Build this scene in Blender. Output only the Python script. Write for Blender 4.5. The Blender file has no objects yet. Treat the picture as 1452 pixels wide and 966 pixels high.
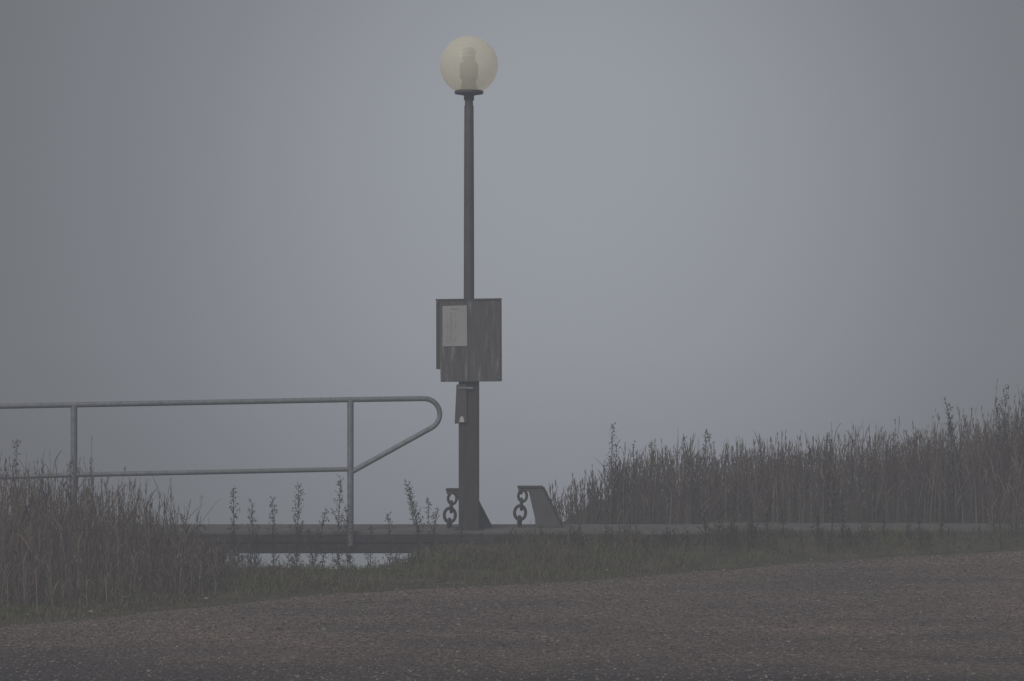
import bpy, math, random
import numpy as np
from mathutils import Vector, noise as mnoise
random.seed(7); rng=np.random.default_rng(7)
scene=bpy.context.scene
R=math.radians

# ---------------------------------------------------------------- materials
def new_mat(name):
    m=bpy.data.materials.new(name); m.use_nodes=True
    nt=m.node_tree; b=nt.nodes['Principled BSDF']
    return m,nt,b
def N(nt,t,**k):
    n=nt.nodes.new(t)
    for a,v in k.items(): setattr(n,a,v)
    return n
def ramp(nt,stops):
    n=nt.nodes.new('ShaderNodeValToRGB'); e=n.color_ramp.elements
    while len(e)<len(stops): e.new(0.5)
    for i,(p,c) in enumerate(stops):
        e[i].position=p; e[i].color=(c[0],c[1],c[2],1)
    return n
def noisy(name,c1,c2,scale=8,rough=0.8,bump=0.3,stretch=(1,1,1),metal=0.0,detail=8,c3=None,spec=0.3,bd=0.01,rot=(0,0,0)):
    m,nt,b=new_mat(name)
    tc=N(nt,'ShaderNodeTexCoord'); mp=N(nt,'ShaderNodeMapping'); mp.inputs['Scale'].default_value=stretch
    mp.inputs['Rotation'].default_value=rot
    nz=N(nt,'ShaderNodeTexNoise'); nz.inputs['Scale'].default_value=scale; nz.inputs['Detail'].default_value=detail; nz.inputs['Roughness'].default_value=0.65
    st=[(0.3,c1),(0.7,c2)] if c3 is None else [(0.3,c1),(0.55,c2),(0.66,c3)]
    r=ramp(nt,st)
    L=nt.links.new
    L(tc.outputs['Object'],mp.inputs[0]); L(mp.outputs[0],nz.inputs['Vector']); L(nz.outputs['Fac'],r.inputs[0]); L(r.outputs[0],b.inputs['Base Color'])
    bp=N(nt,'ShaderNodeBump'); bp.inputs['Strength'].default_value=bump; bp.inputs['Distance'].default_value=bd
    L(nz.outputs['Fac'],bp.inputs['Height']); L(bp.outputs[0],b.inputs['Normal'])
    b.inputs['Roughness'].default_value=rough; b.inputs['Metallic'].default_value=metal
    b.inputs['Specular IOR Level'].default_value=spec
    return m
def island_mat(name,stops,rough=0.85):
    m,nt,b=new_mat(name)
    g=N(nt,'ShaderNodeNewGeometry'); r=ramp(nt,stops)
    nt.links.new(g.outputs['Random Per Island'],r.inputs[0]); nt.links.new(r.outputs[0],b.inputs['Base Color'])
    b.inputs['Roughness'].default_value=rough; b.inputs['Specular IOR Level'].default_value=0.15
    return m

M_pole=noisy('pole_paint',(0.06,0.057,0.059),(0.095,0.09,0.091),14,0.6,0.15)
M_post=noisy('tarred_timber',(0.038,0.034,0.034),(0.075,0.067,0.065),10,0.85,0.4,(4,4,0.5))
M_galv=noisy('galvanised_steel',(0.16,0.175,0.19),(0.27,0.29,0.31),25,0.55,0.1,metal=0.2)
M_iron=noisy('rusty_iron',(0.035,0.031,0.031),(0.065,0.056,0.053),30,0.75,0.4)
M_irong=noisy('painted_iron_plate',(0.07,0.07,0.072),(0.11,0.11,0.112),12,0.7,0.2)
M_board=noisy('weathered_plywood',(0.065,0.064,0.064),(0.11,0.109,0.108),3.2,0.85,0.4,(8,8,0.9),c3=(0.25,0.25,0.248),rot=(0,R(-14),0))
M_board2=noisy('dark_plywood',(0.05,0.048,0.048),(0.085,0.08,0.08),6,0.85,0.3,(6,6,0.9))
M_paper=noisy('paper',(0.34,0.345,0.345),(0.42,0.425,0.425),6,0.7,0.05)
M_ink=noisy('ink',(0.20,0.20,0.205),(0.25,0.25,0.25),40,0.8,0.0)
M_plank=noisy('weathered_planks',(0.08,0.077,0.073),(0.19,0.182,0.173),6,0.85,0.4,(0.6,6,6))
M_beam=noisy('dark_beam',(0.03,0.027,0.026),(0.075,0.067,0.062),6,0.9,0.5,(0.7,5,5))
M_conc=noisy('concrete',(0.09,0.088,0.085),(0.18,0.176,0.172),7,0.9,0.3)
M_white=noisy('white_tag',(0.5,0.5,0.5),(0.62,0.62,0.62),10,0.6,0.0)
M_sock=noisy('lamp_socket_grey',(0.14,0.14,0.13),(0.21,0.21,0.19),12,0.6,0.1)

# ---------------------------------------------------------------- helpers
def link(o,parent=None):
    scene.collection.objects.link(o)
    if parent: o.parent=parent
    return o
def empty(name):
    e=bpy.data.objects.new(name,None); scene.collection.objects.link(e); return e
def mesh_obj(name,verts,faces,mat,parent=None,smooth=False):
    me=bpy.data.meshes.new(name); me.from_pydata(verts,[],faces); me.update()
    if smooth: me.polygons.foreach_set('use_smooth',[True]*len(me.polygons))
    o=bpy.data.objects.new(name,me); me.materials.append(mat); return link(o,parent)
def box(name,x0,x1,y0,y1,z0,z1,mat,parent=None,bev=0.004,jit=0.0):
    v=[(x,y,z) for x in (x0,x1) for y in (y0,y1) for z in (z0,z1)]
    if jit: v=[tuple(c+random.uniform(-jit,jit) for c in p) for p in v]
    f=[(0,1,3,2),(4,6,7,5),(0,4,5,1),(2,3,7,6),(0,2,6,4),(1,5,7,3)]
    o=mesh_obj(name,v,f,mat,parent)
    if bev:
        m=o.modifiers.new('b','BEVEL'); m.width=bev; m.segments=2
    return o
def lathe(name,prof,cx,cy,mat,parent=None,seg=40):
    v=[];f=[]
    for r,z in prof:
        for i in range(seg):
            a=2*math.pi*i/seg; v.append((cx+r*math.cos(a),cy+r*math.sin(a),z))
    for j in range(len(prof)-1):
        for i in range(seg):
            k=(i+1)%seg; f.append((j*seg+i,j*seg+k,(j+1)*seg+k,(j+1)*seg+i))
    return mesh_obj(name,v,f,mat,parent,True)
def tube(name,pts,r,mat,parent=None,cyclic=False):
    c=bpy.data.curves.new(name,'CURVE'); c.dimensions='3D'; c.bevel_depth=r; c.bevel_resolution=4; c.use_fill_caps=True
    s=c.splines.new('POLY'); s.points.add(len(pts)-1)
    for p,q in zip(s.points,pts): p.co=(q[0],q[1],q[2],1)
    s.use_cyclic_u=cyclic
    c.materials.append(mat)
    tmp=bpy.data.objects.new(name,c); scene.collection.objects.link(tmp)
    dg=bpy.context.evaluated_depsgraph_get()
    me=bpy.data.meshes.new_from_object(tmp.evaluated_get(dg)); bpy.data.objects.remove(tmp)
    me.polygons.foreach_set('use_smooth',[True]*len(me.polygons))
    o=bpy.data.objects.new(name,me); return link(o,parent)
def prism(name,poly,y0,y1,mat,parent=None,bev=0.003):
    n=len(poly)
    v=[(x,y0,z) for x,z in poly]+[(x,y1,z) for x,z in poly]
    f=[tuple(range(n)),tuple(range(2*n-1,n-1,-1))]+[(i,i+n,(i+1)%n+n,(i+1)%n) for i in range(n)]
    o=mesh_obj(name,v,f,mat,parent)
    if bev:
        m=o.modifiers.new('b','BEVEL'); m.width=bev; m.segments=1
    return o
def ss(a,b,x):
    t=min(1.0,max(0.0,(x-a)/(b-a))); return t*t*(3-2*t)
def nz(x,y,s,seed=0.0):
    return mnoise.noise(Vector((x*s+seed,y*s-seed,seed*1.7)))

# ---------------------------------------------------------------- terrain
GX=[-400,-9,-2.71,-1.9,-1.14,0.33,1.77,3.55,9,400]
GY=[9,10.2,12.8,13.4,14.2,15.17,16.15,16.75,17.6,25]
def edge_y(x): return float(np.interp(x,GX,GY))
def height(x,y):
    z=-0.10
    k=ss(-0.95,-0.35,x)
    k2=ss(0.1,0.8,x); k3=ss(1.2,1.6,x)
    start=15.75*(1-k)+(17.9+3.6*k2)*k
    drop=max(0.0,y-start)
    z-= 0.8*(1-math.exp(-drop*0.8))
    z+= k*0.075*ss(15.9,16.9,y)
    z+= k3*0.06*ss(16.6,17.1,y)
    v=ss(edge_y(x)-0.1,edge_y(x)+0.6,y)
    z+= v*(0.020*nz(x,y,1.7,3.1)+0.015*nz(x,y,5.1,9.2))
    z+= 0.012*nz(x,y,0.5,1.0)
    return z
def grid_axis(lo,hi,step,far):
    a=list(np.arange(lo,hi+1e-6,step)); g=step; l=[];v=lo
    while v>-far:
        g*=1.6; v-=g; l.append(v)
    r=[];v=hi;g=step
    while v<far:
        g*=1.6; v+=g; r.append(v)
    return l[::-1]+a+r
xs=grid_axis(-7,7,0.09,900); ys=grid_axis(8,24,0.09,900)
v=[(x,y,height(x,y)) for y in ys for x in xs]
nx=len(xs)
f=[(j*nx+i,j*nx+i+1,(j+1)*nx+i+1,(j+1)*nx+i) for j in range(len(ys)-1) for i in range(nx-1)]
M_ground=noisy('damp_soil_moss',(0.04,0.033,0.023),(0.075,0.072,0.036),3.5,0.95,0.6,detail=12,c3=(0.12,0.094,0.065),bd=0.03)
mesh_obj('ground',v,f,M_ground,None,True)

# gravel road
m,nt,b=new_mat('gravel'); L=nt.links.new
tc=N(nt,'ShaderNodeTexCoord')
vo=N(nt,'ShaderNodeTexVoronoi'); vo.inputs['Scale'].default_value=70
vo2=N(nt,'ShaderNodeTexVoronoi'); vo2.inputs['Scale'].default_value=30
n1=N(nt,'ShaderNodeTexNoise'); n1.inputs['Scale'].default_value=0.9; n1.inputs['Detail'].default_value=9; n1.inputs['Roughness'].default_value=.6
mpg=N(nt,'ShaderNodeMapping'); mpg.inputs['Scale'].default_value=(.7,1.5,1); mpg.inputs['Rotation'].default_value=(0,0,R(-18))
n2=N(nt,'ShaderNodeTexNoise'); n2.inputs['Scale'].default_value=28; n2.inputs['Detail'].default_value=8; n2.inputs['Roughness'].default_value=.75
for q in (vo,vo2,n2): L(tc.outputs['Object'],q.inputs['Vector'])
L(tc.outputs['Object'],mpg.inputs[0]); L(mpg.outputs[0],n1.inputs['Vector'])
r1=ramp(nt,[(0.15,(0.055,0.044,0.039)),(0.5,(0.165,0.133,0.116)),(0.85,(0.34,0.285,0.255))])
sep=N(nt,'ShaderNodeSeparateColor'); L(vo.outputs['Color'],sep.inputs[0])
mixv=N(nt,'ShaderNodeMath',operation='MULTIPLY_ADD'); L(sep.outputs[0],mixv.inputs[0]); mixv.inputs[1].default_value=0.5; L(n2.outputs['Fac'],mixv.inputs[2])
sub=N(nt,'ShaderNodeMath',operation='SUBTRACT'); L(mixv.outputs[0],sub.inputs[0]); sub.inputs[1].default_value=0.25
L(sub.outputs[0],r1.inputs[0])
r2=ramp(nt,[(0.35,(0.66,0.66,0.69)),(0.62,(1.15,1.08,1.02))])
L(n1.outputs['Fac'],r2.inputs[0])
mx=N(nt,'ShaderNodeMix',data_type='RGBA',blend_type='MULTIPLY'); mx.inputs[0].default_value=1
L(r1.outputs[0],mx.inputs[6]); L(r2.outputs[0],mx.inputs[7])
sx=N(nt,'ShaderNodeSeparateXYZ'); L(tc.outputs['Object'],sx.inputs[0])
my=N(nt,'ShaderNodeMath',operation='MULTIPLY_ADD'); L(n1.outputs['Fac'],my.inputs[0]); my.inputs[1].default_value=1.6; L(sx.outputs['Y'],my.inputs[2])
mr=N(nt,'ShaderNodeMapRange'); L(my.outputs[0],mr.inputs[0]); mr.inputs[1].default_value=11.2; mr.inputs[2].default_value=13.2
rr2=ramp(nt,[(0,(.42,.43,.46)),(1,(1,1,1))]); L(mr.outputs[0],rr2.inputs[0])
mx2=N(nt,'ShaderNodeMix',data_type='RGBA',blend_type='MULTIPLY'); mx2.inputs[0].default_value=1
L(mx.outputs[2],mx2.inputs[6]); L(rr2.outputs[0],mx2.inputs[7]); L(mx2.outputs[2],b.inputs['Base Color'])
ad=N(nt,'ShaderNodeMath',operation='ADD'); L(vo.outputs['Distance'],ad.inputs[0]); L(vo2.outputs['Distance'],ad.inputs[1])
bp=N(nt,'ShaderNodeBump'); bp.invert=True; bp.inputs['Strength'].default_value=0.9; bp.inputs['Distance'].default_value=0.015
L(ad.outputs[0],bp.inputs['Height']); L(bp.outputs[0],b.inputs['Normal'])
b.inputs['Roughness'].default_value=0.9; b.inputs['Specular IOR Level'].default_value=0.2
M_gravel=m
gxs=[x for x in xs if -120<x<120]
rows=[0,0.5,0.75,0.86,0.92]+list(np.linspace(0.94,1.0,40))
v=[]
for t in rows:
    for x in gxs:
        e=edge_y(x)+0.16*nz(x,0,1.1,5)+0.07*nz(x,0,5.3,2)
        y=-60+(e+60)*t
        v.append((x,y,height(x,y)+0.006-(0.02 if t==1.0 else 0)))
nx=len(gxs)
f=[(j*nx+i,j*nx+i+1,(j+1)*nx+i+1,(j+1)*nx+i) for j in range(len(rows)-1) for i in range(nx-1)]
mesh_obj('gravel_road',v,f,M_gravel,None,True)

# loose stones
base=np.array([(1,0,0),(-1,0,0),(0,1,0),(0,-1,0),(0,0,1),(0,0,-1)],float)
fo=[(0,2,4),(2,1,4),(1,3,4),(3,0,4),(2,0,5),(1,2,5),(3,1,5),(0,3,5)]
V=[];F=[]
cnt=0
while cnt<32000:
    y=random.uniform(9.6,17.0); x=random.uniform(-1,1)*(y*0.25+0.5)
    e=edge_y(x)
    if y>e+random.gauss(0.0,0.12): continue
    s=random.choice((0.003,0.0035,0.0045,0.0055,0.007))*random.uniform(0.8,1.3)
    if random.random()<0.005: s*=1.8
    sc=np.array([s*random.uniform(.8,1.5),s*random.uniform(.8,1.5),s*random.uniform(.5,.9)])
    a=random.uniform(0,6.28); ca,sa=math.cos(a),math.sin(a)
    p=(base+rng.uniform(-.3,.3,(6,3)))*sc
    q=np.stack([p[:,0]*ca-p[:,1]*sa+x,p[:,0]*sa+p[:,1]*ca+y,p[:,2]+height(x,y)+0.006+s*0.25],1)
    o=len(V); V.extend(map(tuple,q)); F.extend([(o+i,o+j,o+k) for i,j,k in fo]); cnt+=1
M_stone=island_mat('stones',[(0,(0.045,0.037,0.033)),(0.5,(0.125,0.103,0.091)),(0.9,(0.20,0.17,0.153)),(1,(0.28,0.25,0.23))],0.85)
mesh_obj('gravel_stones',V,F,M_stone)

# ---------------------------------------------------------------- water
m,nt,b=new_mat('lake_water'); L=nt.links.new
b.inputs['Base Color'].default_value=(0.20,0.21,0.225,1); b.inputs['Roughness'].default_value=0.0; b.inputs['IOR'].default_value=1.33
mesh_obj('water',[(-1600,15.4,-0.45),(1600,15.4,-0.45),(1600,1600,-0.45),(-1600,1600,-0.45)],[(0,1,2,3)],m)

# ---------------------------------------------------------------- street lamp
LX,LY=-0.305,17.14
lamp=empty('street_lamp')
def chamf(x0,x1,y0,y1,z0,z1,n,mat,p): return box(n,x0,x1,y0,y1,z0,z1,mat,p,0.01)
chamf(LX-.072,LX+.072,LY-.06,LY+.06,0.055,1.12,'lower_post',M_post,lamp)
box('post_base_plate',LX-.10,LX+.10,LY-.085,LY+.085,0.052,0.066,M_iron,lamp,0.003)
lathe('pole',[(0.038,1.0),(0.037,1.9),(0.035,2.6),(0.033,3.06),(0.029,3.07),(0.029,3.15)],LX,LY,M_pole,lamp)
lathe('globe_collar',[(0.029,3.10),(0.036,3.105),(0.036,3.135),(0.05,3.14),(0.098,3.148),(0.102,3.152),(0.102,3.168),(0.085,3.175),(0.06,3.185),(0,3.187)],LX,LY,M_pole,lamp)
m,nt,b=new_mat('frosted_globe_added_glow'); L=nt.links.new
out=nt.nodes['Material Output']
tr=N(nt,'ShaderNodeBsdfTransparent'); tr.inputs[0].default_value=(0.98,0.97,0.92,1)
tl=N(nt,'ShaderNodeBsdfTranslucent'); tl.inputs[0].default_value=(0.95,0.92,0.78,1)
b.inputs['Base Color'].default_value=(0.85,0.82,0.70,1); b.inputs['Roughness'].default_value=0.3
b.inputs['Emission Color'].default_value=(1,.94,.76,1); b.inputs['Emission Strength'].default_value=0.27  # weak warm glow added to brighten the globe; the lamp itself is unlit
n1=N(nt,'ShaderNodeTexNoise'); n1.inputs['Scale'].default_value=9; n1.inputs['Detail'].default_value=6
tc=N(nt,'ShaderNodeTexCoord'); L(tc.outputs['Object'],n1.inputs['Vector'])
mr=N(nt,'ShaderNodeMapRange'); mr.inputs[3].default_value=0.54; mr.inputs[4].default_value=0.74; L(n1.outputs['Fac'],mr.inputs[0])
m1=N(nt,'ShaderNodeMixShader'); m1.inputs[0].default_value=0.5; L(tl.outputs[0],m1.inputs[1]); L(b.outputs[0],m1.inputs[2])
m2=N(nt,'ShaderNodeMixShader'); L(mr.outputs[0],m2.inputs[0]); L(tr.outputs[0],m2.inputs[1]); L(m1.outputs[0],m2.inputs[2]); L(m2.outputs[0],out.inputs[0])
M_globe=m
gr=0.206; gz=3.352
prof=[(gr*math.sin(a),gz-gr*math.cos(a)) for a in np.linspace(0.46,math.pi,40)]
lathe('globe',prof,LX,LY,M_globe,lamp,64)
lathe('lamp_socket',[(0.0,3.18),(0.058,3.18),(0.058,3.20),(0.05,3.215),(0.05,3.25),(0.064,3.26),(0.064,3.36),(0.05,3.375),(0.0,3.375)],LX,LY,M_sock,lamp,28)
lathe('bulb',[(0.03,3.37),(0.043,3.39),(0.045,3.46),(0.03,3.475),(0,3.478)],LX,LY,M_galv,lamp,28)
for i,z in enumerate((3.40,3.43)):
    lathe('louvre_%d'%(i+1),[(0.047,z),(0.054,z+.004),(0.047,z+.009)],LX,LY,M_pole,lamp,28)
prism('cable_cover',[(-.392,1.09),(-.322,1.09),(-.318,.82),(-.405,.812)],LY-.078,LY-.063,M_irong,lamp,0.002)
box('post_strap',LX-.076,LX+.03,LY-.085,LY-.0785,1.058,1.072,M_galv,lamp,0.002)
prism('tag',[(-.372,.825),(-.337,.825),(-.343,.858),(-.354,.868),(-.366,.858)],LY-.084,LY-.080,M_white,lamp,0)

# ---------------------------------------------------------------- notice board
nb=empty('notice_board')
prism('back_board',[(-.535,1.688),(-.12,1.688),(-.12,1.205),(-.48,1.205),(-.50,1.196),(-.535,1.198)],LY-.082,LY-.064,M_board2,nb)
prism('front_board',[(-.512,1.684),(-.075,1.690),(-.073,1.112),(-.503,1.108),(-.505,1.20)],LY-.105,LY-.085,M_board,nb)
prism('top_batten',[(-.538,1.692),(-.072,1.698),(-.072,1.683),(-.538,1.681)],LY-.1095,LY-.1065,M_board2,nb,0)
prism('side_batten',[(-.084,1.676),(-.073,1.676),(-.071,1.114),(-.082,1.114)],LY-.1095,LY-.1065,M_board2,nb,0)
for i,(x,z) in enumerate([(-.525,1.675),(-.09,1.14),(-.49,1.13),(-.3,1.68)]):
    prism('screw_%d'%(i+1),[(x+.006*math.cos(a),z+.006*math.sin(a)) for a in np.linspace(0,5.24,6)],LY-.114,LY-.1098,M_galv,nb,0)
pap=prism('notice_paper',[(-.490,1.643),(-.318,1.648),(-.316,1.362),(-.488,1.358)],LY-.1095,LY-.1065,M_paper,nb,0)
V=[];F=[]
def tick(x,z,w,h):
    o=len(V); y=LY-.1105
    V.extend([(x,y,z),(x+w,y,z),(x+w,y,z+h),(x,y,z+h)]); F.append((o,o+1,o+2,o+3))
tick(-.435,1.620,.055,.005)
z=1.595
while z>1.39:
    for cx,w in ((-.462,.014),(-.438,.020),(-.404,.010)):
        if random.random()<0.75: tick(cx+random.uniform(0,.003),z,w*random.uniform(.6,1),.003)
    z-=0.0115
mesh_obj('notice_print',V,F,M_ink,nb)

# ---------------------------------------------------------------- railing
rail=empty('metal_railing')
def ry(x): return 16.97+(x+1.134)*0.2535
def r3(x,z): return (x,ry(x),z)
cx,cz,rr=-.622,.879,.11
pts=[r3(-6.5,.89),r3(-4.85,.925),r3(-3.465,.955),r3(-2.989,.961),r3(-1.134,.985),r3(cx-.05,cz+rr)]
for a in np.linspace(90,-61.6,20):
    pts.append(r3(cx+rr*math.cos(R(a)),cz+rr*math.sin(R(a))))
pts.append(r3(-1.125,.478))
tube('top_rail',pts,0.0185,M_galv,rail)
tube('lower_rail',[r3(-6.5,.43),r3(-3.465,.474),r3(-2.989,.483),r3(-1.134,.497)],0.0165,M_galv,rail)
for i,(x,zt,zb) in enumerate([(-1.134,.985,-.04),(-2.989,.961,-.6),(-4.85,.925,-.6),(-6.5,.89,-.6)]):
    tube('post_%d'%(i+1),[r3(x,zb),r3(x,zt)],0.0225,M_galv,rail)

# ---------------------------------------------------------------- jetty
j=empty('jetty')
y0=17.03; k=0
while y0<17.66:
    box('plank_%d'%(k+1),-2.95,1.40,y0,y0+.118,.034,.058,M_plank,j,0.004,0.002); y0+=.126; k+=1
box('front_beam',-2.98,-.02,17.0,17.09,-.095,.031,M_beam,j,0.006,0.003)
box('front_beam_right',-.015,1.42,17.005,17.09,-.085,.029,M_beam,j,0.006,0.003)
box('edge_board',-2.97,-.35,16.985,16.998,-.02,.04,M_beam,j,0.003,0.002)
box('edge_board_right',-.34,1.38,16.982,16.996,-.035,.037,M_beam,j,0.003,0.002)
box('back_beam',-2.98,1.42,17.56,17.65,-.09,.031,M_beam,j,0.006,0.003)
for i,(a,c) in enumerate([(-2.29,-2.06),(-.62,-.4)]):
    box('pile_%d'%(i+1),a,c,17.10,17.30,-.9,.03,M_beam,j,0.01,0.004)
tube('mooring_ring',[( -2.2+.032*math.cos(t),17.1,.062+.032*math.sin(t)) for t in np.linspace(0,math.pi,12)],0.006,M_iron,j)
sl=empty('concrete_slab')
box('slab',1.43,3.5,17.18,17.75,-.15,.060,M_conc,sl,0.012,0.004)
box('slab_end',3.52,5.6,17.2,17.8,-.15,.05,M_conc,sl,0.012,0.004)

# ---------------------------------------------------------------- anchor brackets with chains
def bracket(ox,oy,top,nm,w=1.0):
    e=empty(nm)
    h=top-.058
    pl=[(0,0),(.178*w,0),(.315*w,-h),(.135*w,-h),(.075*w,-.022),(0,-.022)]
    P=[(ox+a,top+b) for a,b in pl]
    prism('side_plate_1',P,oy,oy+.012,M_irong,e)
    prism('side_plate_2',P,oy+.16,oy+.172,M_irong,e)
    prism('top_plate',[(ox-.006,top+.001),(ox+.18*w,top+.001),(ox+.18*w,top+.010),(ox-.006,top+.010)],oy-.006,oy+.178,M_iron,e,0.002)
    v=[(ox+.18*w,oy-.006,top),(ox+.18*w,oy+.178,top),(ox+.317*w,oy+.178,.058),(ox+.317*w,oy-.006,.058)]
    v+= [(a+.01,b_,c) for a,b_,c in v]
    mesh_obj('back_plate',v,[(0,1,2,3),(7,6,5,4),(0,4,5,1),(3,2,6,7),(0,3,7,4),(1,5,6,2)],M_iron,e)
    tube('bolt',[(ox+.02,oy-.03,top-.03),(ox+.02,oy+.05,top-.03)],0.012,M_iron,e)
    return e
def chain(ox,oy,top,nm):
    e=empty(nm)
    def ln(i,c,rx,rz,rot,rod):
        pts=[]
        for t in np.linspace(0,2*math.pi,28,endpoint=False):
            a=rx*math.cos(t); z=rz*math.sin(t)
            pts.append((c[0]+a*math.cos(rot),c[1]+a*math.sin(rot),c[2]+z))
        tube('link_%d'%i,pts,rod,M_iron,e,True)
    ln(1,(ox+.018,oy-.012,top-.052),.032,.04,0.35,.010)
    ln(2,(ox+.010,oy-.012,top-.112),.024,.038,1.5,.011)
    ln(3,(ox,oy-.012,top-.172),.040,.050,0.1,.0115)
    ln(4,(ox-.004,oy-.01,top-.232),.024,.032,1.25,.011)
    return e
bracket(-.47,17.33,.322,'anchor_bracket')
chain(-.445,17.315,.322,'mooring_chain')
bracket(.045,17.36,.338,'anchor_bracket')
chain(.058,17.345,.338,'mooring_chain')

# ---------------------------------------------------------------- vegetation
class Acc:
    def __init__(s): s.V=[]; s.F=[]
    def strip(s,pts,ws,ang):
        o=len(s.V); dx,dy=math.cos(ang),math.sin(ang)
        for p,w in zip(pts,ws):
            s.V.append((p[0]-dx*w/2,p[1]-dy*w/2,p[2])); s.V.append((p[0]+dx*w/2,p[1]+dy*w/2,p[2]))
        for i in range(len(pts)-1):
            a=o+2*i; s.F.append((a,a+1,a+3,a+2))
    def leaf(s,p,d,L_,w,droop=0.3):
        side=Vector((-d[1],d[0],0)); 
        if side.length<1e-3: side=Vector((1,0,0))
        side.normalize()
        side=(side+Vector((0,0,random.uniform(-.8,.8)))).normalized()
        p=Vector(p); d=Vector(d); m_=p+d*L_*.5; e=p+d*L_+Vector((0,0,-droop*L_))
        o=len(s.V)
        s.V.extend([tuple(p),tuple(m_+side*w/2),tuple(e),tuple(m_-side*w/2)]); s.F.append((o,o+1,o+2,o+3))
    def done(s,name,mat): return mesh_obj(name,s.V,s.F,mat)
def reed(A,x,y,z0,h,plume=True):
    lean=random.gauss(0,.09); la=random.uniform(0,6.28); bx,by=math.cos(la)*lean,math.sin(la)*lean
    cur=random.gauss(0,.06)
    def P(t): return (x+bx*h*t+cur*h*t*t,y+by*h*t,z0+h*t)
    ang=random.uniform(-.9,.9)
    A.strip([P(0),P(.35),P(.7),P(1)],[.006,.005,.004,.002],ang)
    for _ in range(random.randint(3,5)):
        t=random.uniform(.05,.78); p=P(t); L_=h*random.uniform(.16,.36)
        a=random.choice((0,math.pi))+random.gauss(0,.9); up=random.uniform(1.0,4.5)
        dx,dy=math.cos(a),math.sin(a); n=math.sqrt(1+up*up); hx=L_/n; hz=L_*up/n
        bend=random.uniform(0,.7)
        pts=[p,(p[0]+dx*hx*.45,p[1]+dy*hx*.45,p[2]+hz*.5),(p[0]+dx*hx*.95,p[1]+dy*hx*.95,p[2]+hz*(.95-bend*.45)),(p[0]+dx*hx*1.3,p[1]+dy*hx*1.3,p[2]+hz*(1.15-bend))]
        A.strip(pts,[.003,.007*random.uniform(.6,1.1),.004,.001],random.uniform(-1,1))
    if plume:
        for _ in range(9):
            t=random.uniform(.80,1.0); p=P(t); a=random.uniform(0,6.28); s=random.uniform(.12,.4)
            d=Vector((math.cos(a)*s,math.sin(a)*s,1)).normalized()
            A.leaf(p,d,random.uniform(.025,.06),.0055,0)
def lump(x,y,seed=0): return nz(x,y,1.6,seed)+.5*nz(x,y,4,seed+3)
A=Acc()
EX=[.15,.35,.69,1.24,2.08,2.9,3.74,4.05,6]; EZ=[.14,.27,.42,.56,.59,.65,.78,.90,1.08]
n=0
while n<3800:
    x=random.uniform(.2,6.0); y=random.uniform(17.9,20.9)
    if x<0.9 and y>18.3+ (x-.2)*3: continue
    if random.random()>.55+.8*lump(x,y,2): continue
    zt=float(np.interp(x*19/y,EX,EZ)); z0=height(x,y)
    zt=1.4-(1.4-zt)*y/19
    h=(zt-z0)*(random.betavariate(2.0,2.3)*.80+.38)*(1+.22*nz(x,y,1.3,7)+.16*nz(x,y,4.5,8))
    if random.random()<.03: h*=1.15
    if h<.12: continue
    reed(A,x,y,z0-.02,h,random.random()<.8); n+=1
for _ in range(170):
    x=random.uniform(3.4,5.2); y=random.uniform(16.95,17.15)+random.random()*.3
    z0=height(x,y); h=random.uniform(.3,1.05)*float(np.interp(x,[3.4,3.7,5],[.35,.85,1.0]))
    reed(A,x,y,z0,h,random.random()<.7)
STR=[(0,(0.05,0.038,0.03)),(0.35,(0.10,0.076,0.06)),(0.75,(0.155,0.12,0.096)),(1,(0.24,0.195,0.16))]
M_reed=island_mat('dry_reed',STR)
A.done('reeds',M_reed)
A=Acc(); n=0
LXx=[-5,-3.35,-2.88,-2.42,-2.15,-1.96,-1.7]; LZ=[.66,.58,.54,.46,.32,.12,-.03]
while n<2800:
    x=random.uniform(-5.2,-1.75); y=random.uniform(13.6,17.6)
    if y<edge_y(x)+.45: continue
    if random.random()>.55+.7*lump(x,y,4): continue
    zt=float(np.interp(x*15.8/y,LXx,LZ)); zt=1.4-(1.4-zt)*y/15.8
    z0=height(x,y)
    fr=ss(edge_y(x)+.2,edge_y(x)+1.9,y)
    h=(zt-z0)*(random.betavariate(2.3,2.3)*.80+.38)*(.30+.70*fr)*(1+.2*lump(x,y,9))
    if h<.1: continue
    reed(A,x,y,z0-.02,h,random.random()<.7); n+=1
A.done('reeds',M_reed)

def weed(A,x,y,h,z0=None,spread=1.0,lean=0.0,dens=1.0):
    if z0 is None: z0=height(x,y)
    c=random.gauss(0,.06)
    def P(t): return Vector((x+lean*h*t+c*h*t*t,y,z0+h*t))
    ts=[0,.3,.6,.85,1]
    A.strip([P(t) for t in ts],[.008,.007,.005,.004,.002],0.2)
    A.strip([P(t) for t in ts],[.008,.007,.005,.004,.002],1.6)
    nb_=int(h*46*dens)
    for i in range(nb_):
        t=.22+.78*i/nb_+random.uniform(-.02,.02); t=min(t,.99); p=P(t)
        a=i*2.4+random.uniform(-.5,.5); up=random.uniform(.9,2.2)
        d=Vector((math.cos(a),math.sin(a),up)).normalized()
        L_=h*.17*spread*(1.15-t)*random.uniform(.7,1.4)+.018
        e=p+d*L_
        A.strip([p,p+d*L_*.5,e],[.003,.0028,.0015],random.uniform(0,3))
        m_=int(3+L_*60*dens)
        for k_ in range(m_):
            q=p+d*L_*random.uniform(.15,1.05)
            dd=Vector((random.gauss(0,1),random.gauss(0,1),random.gauss(.5,.8))).normalized()
            A.leaf(q,dd,random.uniform(.012,.03),random.uniform(.007,.013),.2)
M_weed=island_mat('dry_weed',[(0,(0.03,0.025,0.02)),(0.5,(0.06,0.05,0.038)),(1,(0.11,0.088,0.066))])
A=Acc()
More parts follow.
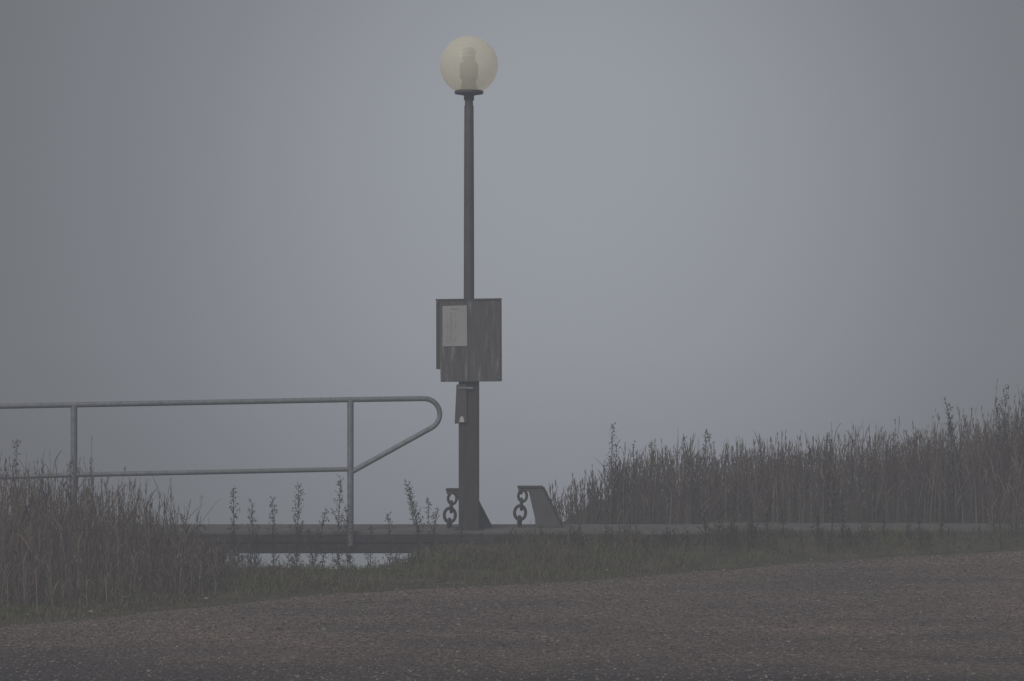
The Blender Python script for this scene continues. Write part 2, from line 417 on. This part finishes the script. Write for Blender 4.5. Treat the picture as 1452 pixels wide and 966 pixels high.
for x,y,zt in [(.755,18.3,.76),(-.66,17.75,.36),(-.60,17.8,.24)]:
    z0=max(height(x,y),-.45); weed(A,x,y,zt-z0,z0,.75,-.03)
for x,y,zt,ln in [(-1.87,16.6,.38,-.10),(-1.72,16.7,.28,-.18),(-1.63,16.7,.31,-.05),(-1.50,16.7,.41,.04),(-1.44,16.8,.22,.12),(-1.19,16.75,.45,-.06),(-1.14,16.6,.24,.06),
                 (-.98,16.7,.12,0),(-.86,16.8,.20,.08),(-.62,16.8,.40,-.22),(-.56,16.7,.24,.14),(-.66,16.8,.16,.1),(-1.98,16.6,.10,.1),(-2.12,16.6,.22,-.2),(-1.79,16.6,.08,.1),(-1.55,16.7,.14,.1),(-1.33,16.7,.10,-.1),
                 (-1.3,16.3,.0,.1),(-1.75,16.2,.0,0),(-1.55,16.25,-.03,.2),(-1.05,16.3,.0,-.15),(-.8,16.4,.02,.1)]:
    z0=height(x,y); weed(A,x,y,zt-z0,z0,random.uniform(.6,.95),ln,1.15)
for x,y,h,s in [(1.42,16.7,.30,1.4),(1.55,16.8,.42,1.5),(1.66,16.7,.34,1.5),(1.78,16.85,.30,1.3),(1.5,16.6,.2,1.5),(1.35,16.8,.24,1.4),(1.9,16.9,.2,1.2),
                (2.22,16.8,.46,1.3),(2.30,16.75,.34,1.3),(2.12,16.8,.25,1.3),(1.62,16.6,.2,1.5),(2.6,16.9,.16,1.2),(3.0,16.9,.18,1.2)]:
    weed(A,x,y,h,None,s,random.uniform(-.1,.1),1.3)
for _ in range(90):
    x=random.uniform(-.4,3.6); y=random.uniform(16.55,17.0); weed(A,x,y,random.uniform(.06,.14),None,1.3,random.uniform(-.2,.2))
for _ in range(26):
    x=random.uniform(-2.3,-.5); y=random.uniform(15.9,16.3); weed(A,x,y,random.uniform(.05,.11),None,1.2,random.uniform(-.3,.3))
for _ in range(16):
    x=random.uniform(3.3,4.8); y=random.uniform(17.9,18.6); weed(A,x,y,random.uniform(.75,1.02),None,.7,random.uniform(-.05,.05))
for _ in range(22):
    x=random.uniform(.7,3.4); y=random.uniform(18.0,19.5); weed(A,x,y,random.uniform(.4,.68),None,.7,random.uniform(-.05,.05))
for x,y,zt in [(-3.42,16.6,.72),(-2.95,16.2,.60)]:
    weed(A,x,y,zt-height(x,y),None,.35,0)
A.done('weeds',M_weed)

# verge grass
m,nt,b=new_mat('verge_grass'); L=nt.links.new
g=N(nt,'ShaderNodeNewGeometry'); ra=ramp(nt,[(0,(0.055,0.06,0.025)),(.5,(0.10,0.103,0.042)),(1,(0.145,0.138,0.068))]); rb=ramp(nt,[(0,(0.055,0.043,0.029)),(.6,(0.11,0.087,0.057)),(1,(0.20,0.16,0.115))])
L(g.outputs['Random Per Island'],ra.inputs[0]); L(g.outputs['Random Per Island'],rb.inputs[0])
n1=N(nt,'ShaderNodeTexNoise'); n1.inputs['Scale'].default_value=1.5; n1.inputs['Detail'].default_value=5
tc=N(nt,'ShaderNodeTexCoord'); L(tc.outputs['Object'],n1.inputs['Vector'])
rr_=ramp(nt,[(.40,(0,0,0)),(.58,(1,1,1))]); L(n1.outputs['Fac'],rr_.inputs[0])
mx=N(nt,'ShaderNodeMix',data_type='RGBA'); L(rr_.outputs[0],mx.inputs[0]); L(ra.outputs[0],mx.inputs[6]); L(rb.outputs[0],mx.inputs[7]); L(mx.outputs[2],b.inputs['Base Color'])
b.inputs['Roughness'].default_value=.85; b.inputs['Specular IOR Level'].default_value=.15
M_grass=m
A=Acc(); n=0
while n<45000:
    x=random.uniform(-5,5.5); y=random.uniform(11.5,17.15)
    e=edge_y(x)+.16*nz(x,0,1.1,5)
    d=y-e
    if d<-.25: continue
    if x<-.9 and y>16.0: continue
    if d<.35 and random.random()>(.08+.92*(d+.25)/.6)**2: continue
    if random.random()>.58+.9*lump(x,y,12): continue
    z0=height(x,y); tall=.025+.045*min(1,max(0,d)/1.2)
    if x<-.5 and y>15.2 : tall*=.6
    h=tall*random.uniform(.4,1.35)*(1+.6*lump(x,y,20))
    if random.random()<.03: h*=1.9
    if h<.01: continue
    a=random.uniform(0,6.28); l=abs(random.gauss(0,.6))*h
    p0=(x,y,z0-.004); p1=(x+math.cos(a)*l*.4,y+math.sin(a)*l*.4,z0+h*.6); p2=(x+math.cos(a)*l*1.2,y+math.sin(a)*l*1.2,z0+h*random.uniform(.75,1))
    A.strip([p0,p1,p2],[.0055,.004,.001],random.uniform(-1.2,1.2)); n+=1
A.done('verge_grass',M_grass)
A=Acc()
for _ in range(420):
    x=random.uniform(-4,4.4); y=random.uniform(12.6,17.0)
    if y<edge_y(x)-.3: continue
    a=random.uniform(0,6.28); d=Vector((math.cos(a),math.sin(a),random.uniform(0,.5))).normalized()
    s=random.uniform(.018,.04)
    A.leaf((x,y,height(x,y)+.018+random.uniform(0,.02)),d,s,s*.6,.1)
A.done('fallen_leaves',island_mat('leaf_litter',[(0,(0.07,0.05,0.03)),(.6,(0.15,0.11,0.06)),(1,(0.28,0.25,0.2))]))

# ---------------------------------------------------------------- fog
SIG=0.032; E=(0.124,0.128,0.142)
m=bpy.data.materials.new('fog'); m.use_nodes=True; nt=m.node_tree; nt.nodes.clear()
out=N(nt,'ShaderNodeOutputMaterial'); va=N(nt,'ShaderNodeVolumeAbsorption'); va.inputs['Color'].default_value=(0,0,0,1); va.inputs['Density'].default_value=SIG
em=N(nt,'ShaderNodeEmission'); em.inputs[0].default_value=(*E,1); em.inputs[1].default_value=SIG
ad=N(nt,'ShaderNodeAddShader'); nt.links.new(va.outputs[0],ad.inputs[0]); nt.links.new(em.outputs[0],ad.inputs[1]); nt.links.new(ad.outputs[0],out.inputs['Volume'])
v=[];f=[];ns,nr=64,24
for jj in range(1,nr):
    t=math.pi*jj/nr
    for i in range(ns):
        a=2*math.pi*i/ns; v.append((55*math.sin(t)*math.cos(a),10+45*math.sin(t)*math.sin(a),-1+13*math.cos(t)))
v.append((0,10,12)); v.append((0,10,-14)); top=len(v)-2
for jj in range(nr-2):
    for i in range(ns):
        k=(i+1)%ns; f.append((jj*ns+i,(jj+1)*ns+i,(jj+1)*ns+k,jj*ns+k))
for i in range(ns):
    k=(i+1)%ns; f.append((top,i,k)); f.append((top+1,(nr-2)*ns+k,(nr-2)*ns+i))
mesh_obj('fog',v,f,m,None,True)

# ---------------------------------------------------------------- world + sun
EL,AZ=38,205
w=bpy.data.worlds.new('World'); scene.world=w; w.use_nodes=True; nt=w.node_tree; L=nt.links.new
bg=nt.nodes['Background']; out=nt.nodes['World Output']
tc=N(nt,'ShaderNodeTexCoord')
sp=N(nt,'ShaderNodeSeparateXYZ'); L(tc.outputs['Generated'],sp.inputs[0])
ab=N(nt,'ShaderNodeMath',operation='ABSOLUTE'); L(sp.outputs['Z'],ab.inputs[0])
ap=N(nt,'ShaderNodeMath',operation='ADD'); L(ab.outputs[0],ap.inputs[0]); ap.inputs[1].default_value=.5
cb=N(nt,'ShaderNodeCombineXYZ'); L(sp.outputs['X'],cb.inputs[0]); L(sp.outputs['Y'],cb.inputs[1]); L(ap.outputs[0],cb.inputs[2])
sky=N(nt,'ShaderNodeTexSky'); sky.sky_type='NISHITA'; sky.sun_disc=False; sky.sun_elevation=R(EL); sky.sun_rotation=R(AZ); sky.dust_density=3; sky.air_density=1
L(cb.outputs[0],sky.inputs['Vector'])
hs=N(nt,'ShaderNodeHueSaturation'); hs.inputs['Saturation'].default_value=0.15; L(sky.outputs[0],hs.inputs['Color'])
L(hs.outputs[0],bg.inputs[0]); bg.inputs[1].default_value=0.12
mp=N(nt,'ShaderNodeMapping',vector_type='POINT'); mp.inputs['Scale'].default_value=(1,1,1.1)
L(tc.outputs['Generated'],mp.inputs[0])
nm=N(nt,'ShaderNodeVectorMath',operation='NORMALIZE'); L(mp.outputs[0],nm.inputs[0])
dt=N(nt,'ShaderNodeVectorMath',operation='DOT_PRODUCT'); L(nm.outputs[0],dt.inputs[0]); dd=Vector((.020,1,.050)).normalized(); dt.inputs[1].default_value=dd
ac=N(nt,'ShaderNodeMath',operation='ARCCOSINE'); L(dt.outputs['Value'],ac.inputs[0])
dv=N(nt,'ShaderNodeMath',operation='DIVIDE'); L(ac.outputs[0],dv.inputs[0]); dv.inputs[1].default_value=0.27
r=ramp(nt,[(0,(.76,.82,.91)),(.3,(.68,.73,.81)),(.6,(.25,.29,.315)),(1,(.0,.0,.0))]); r.color_ramp.interpolation='B_SPLINE'
L(dv.outputs[0],r.inputs[0])
bg2=N(nt,'ShaderNodeBackground'); L(r.outputs[0],bg2.inputs[0]); bg2.inputs[1].default_value=1
ad=N(nt,'ShaderNodeAddShader'); L(bg.outputs[0],ad.inputs[0]); L(bg2.outputs[0],ad.inputs[1]); L(ad.outputs[0],out.inputs[0])
sd=bpy.data.lights.new('sun','SUN'); sd.energy=2.8; sd.angle=R(35); sd.color=(1,.95,.89)
so=bpy.data.objects.new('sun',sd); scene.collection.objects.link(so)
el,az=R(EL),R(AZ)
dirv=Vector((math.sin(az)*math.cos(el),math.cos(az)*math.cos(el),math.sin(el)))
so.rotation_euler=dirv.to_track_quat('Z','Y').to_euler()

# ---------------------------------------------------------------- camera
cd=bpy.data.cameras.new('camera'); cd.lens=85; cd.sensor_width=36; cd.clip_end=10000; cd.clip_start=.1
co=bpy.data.objects.new('camera',cd); co.location=(0,0,1.4); co.rotation_euler=(R(90),0,0); scene.collection.objects.link(co); scene.camera=co
scene.view_settings.view_transform='Standard'; scene.view_settings.look='None'; scene.view_settings.exposure=0
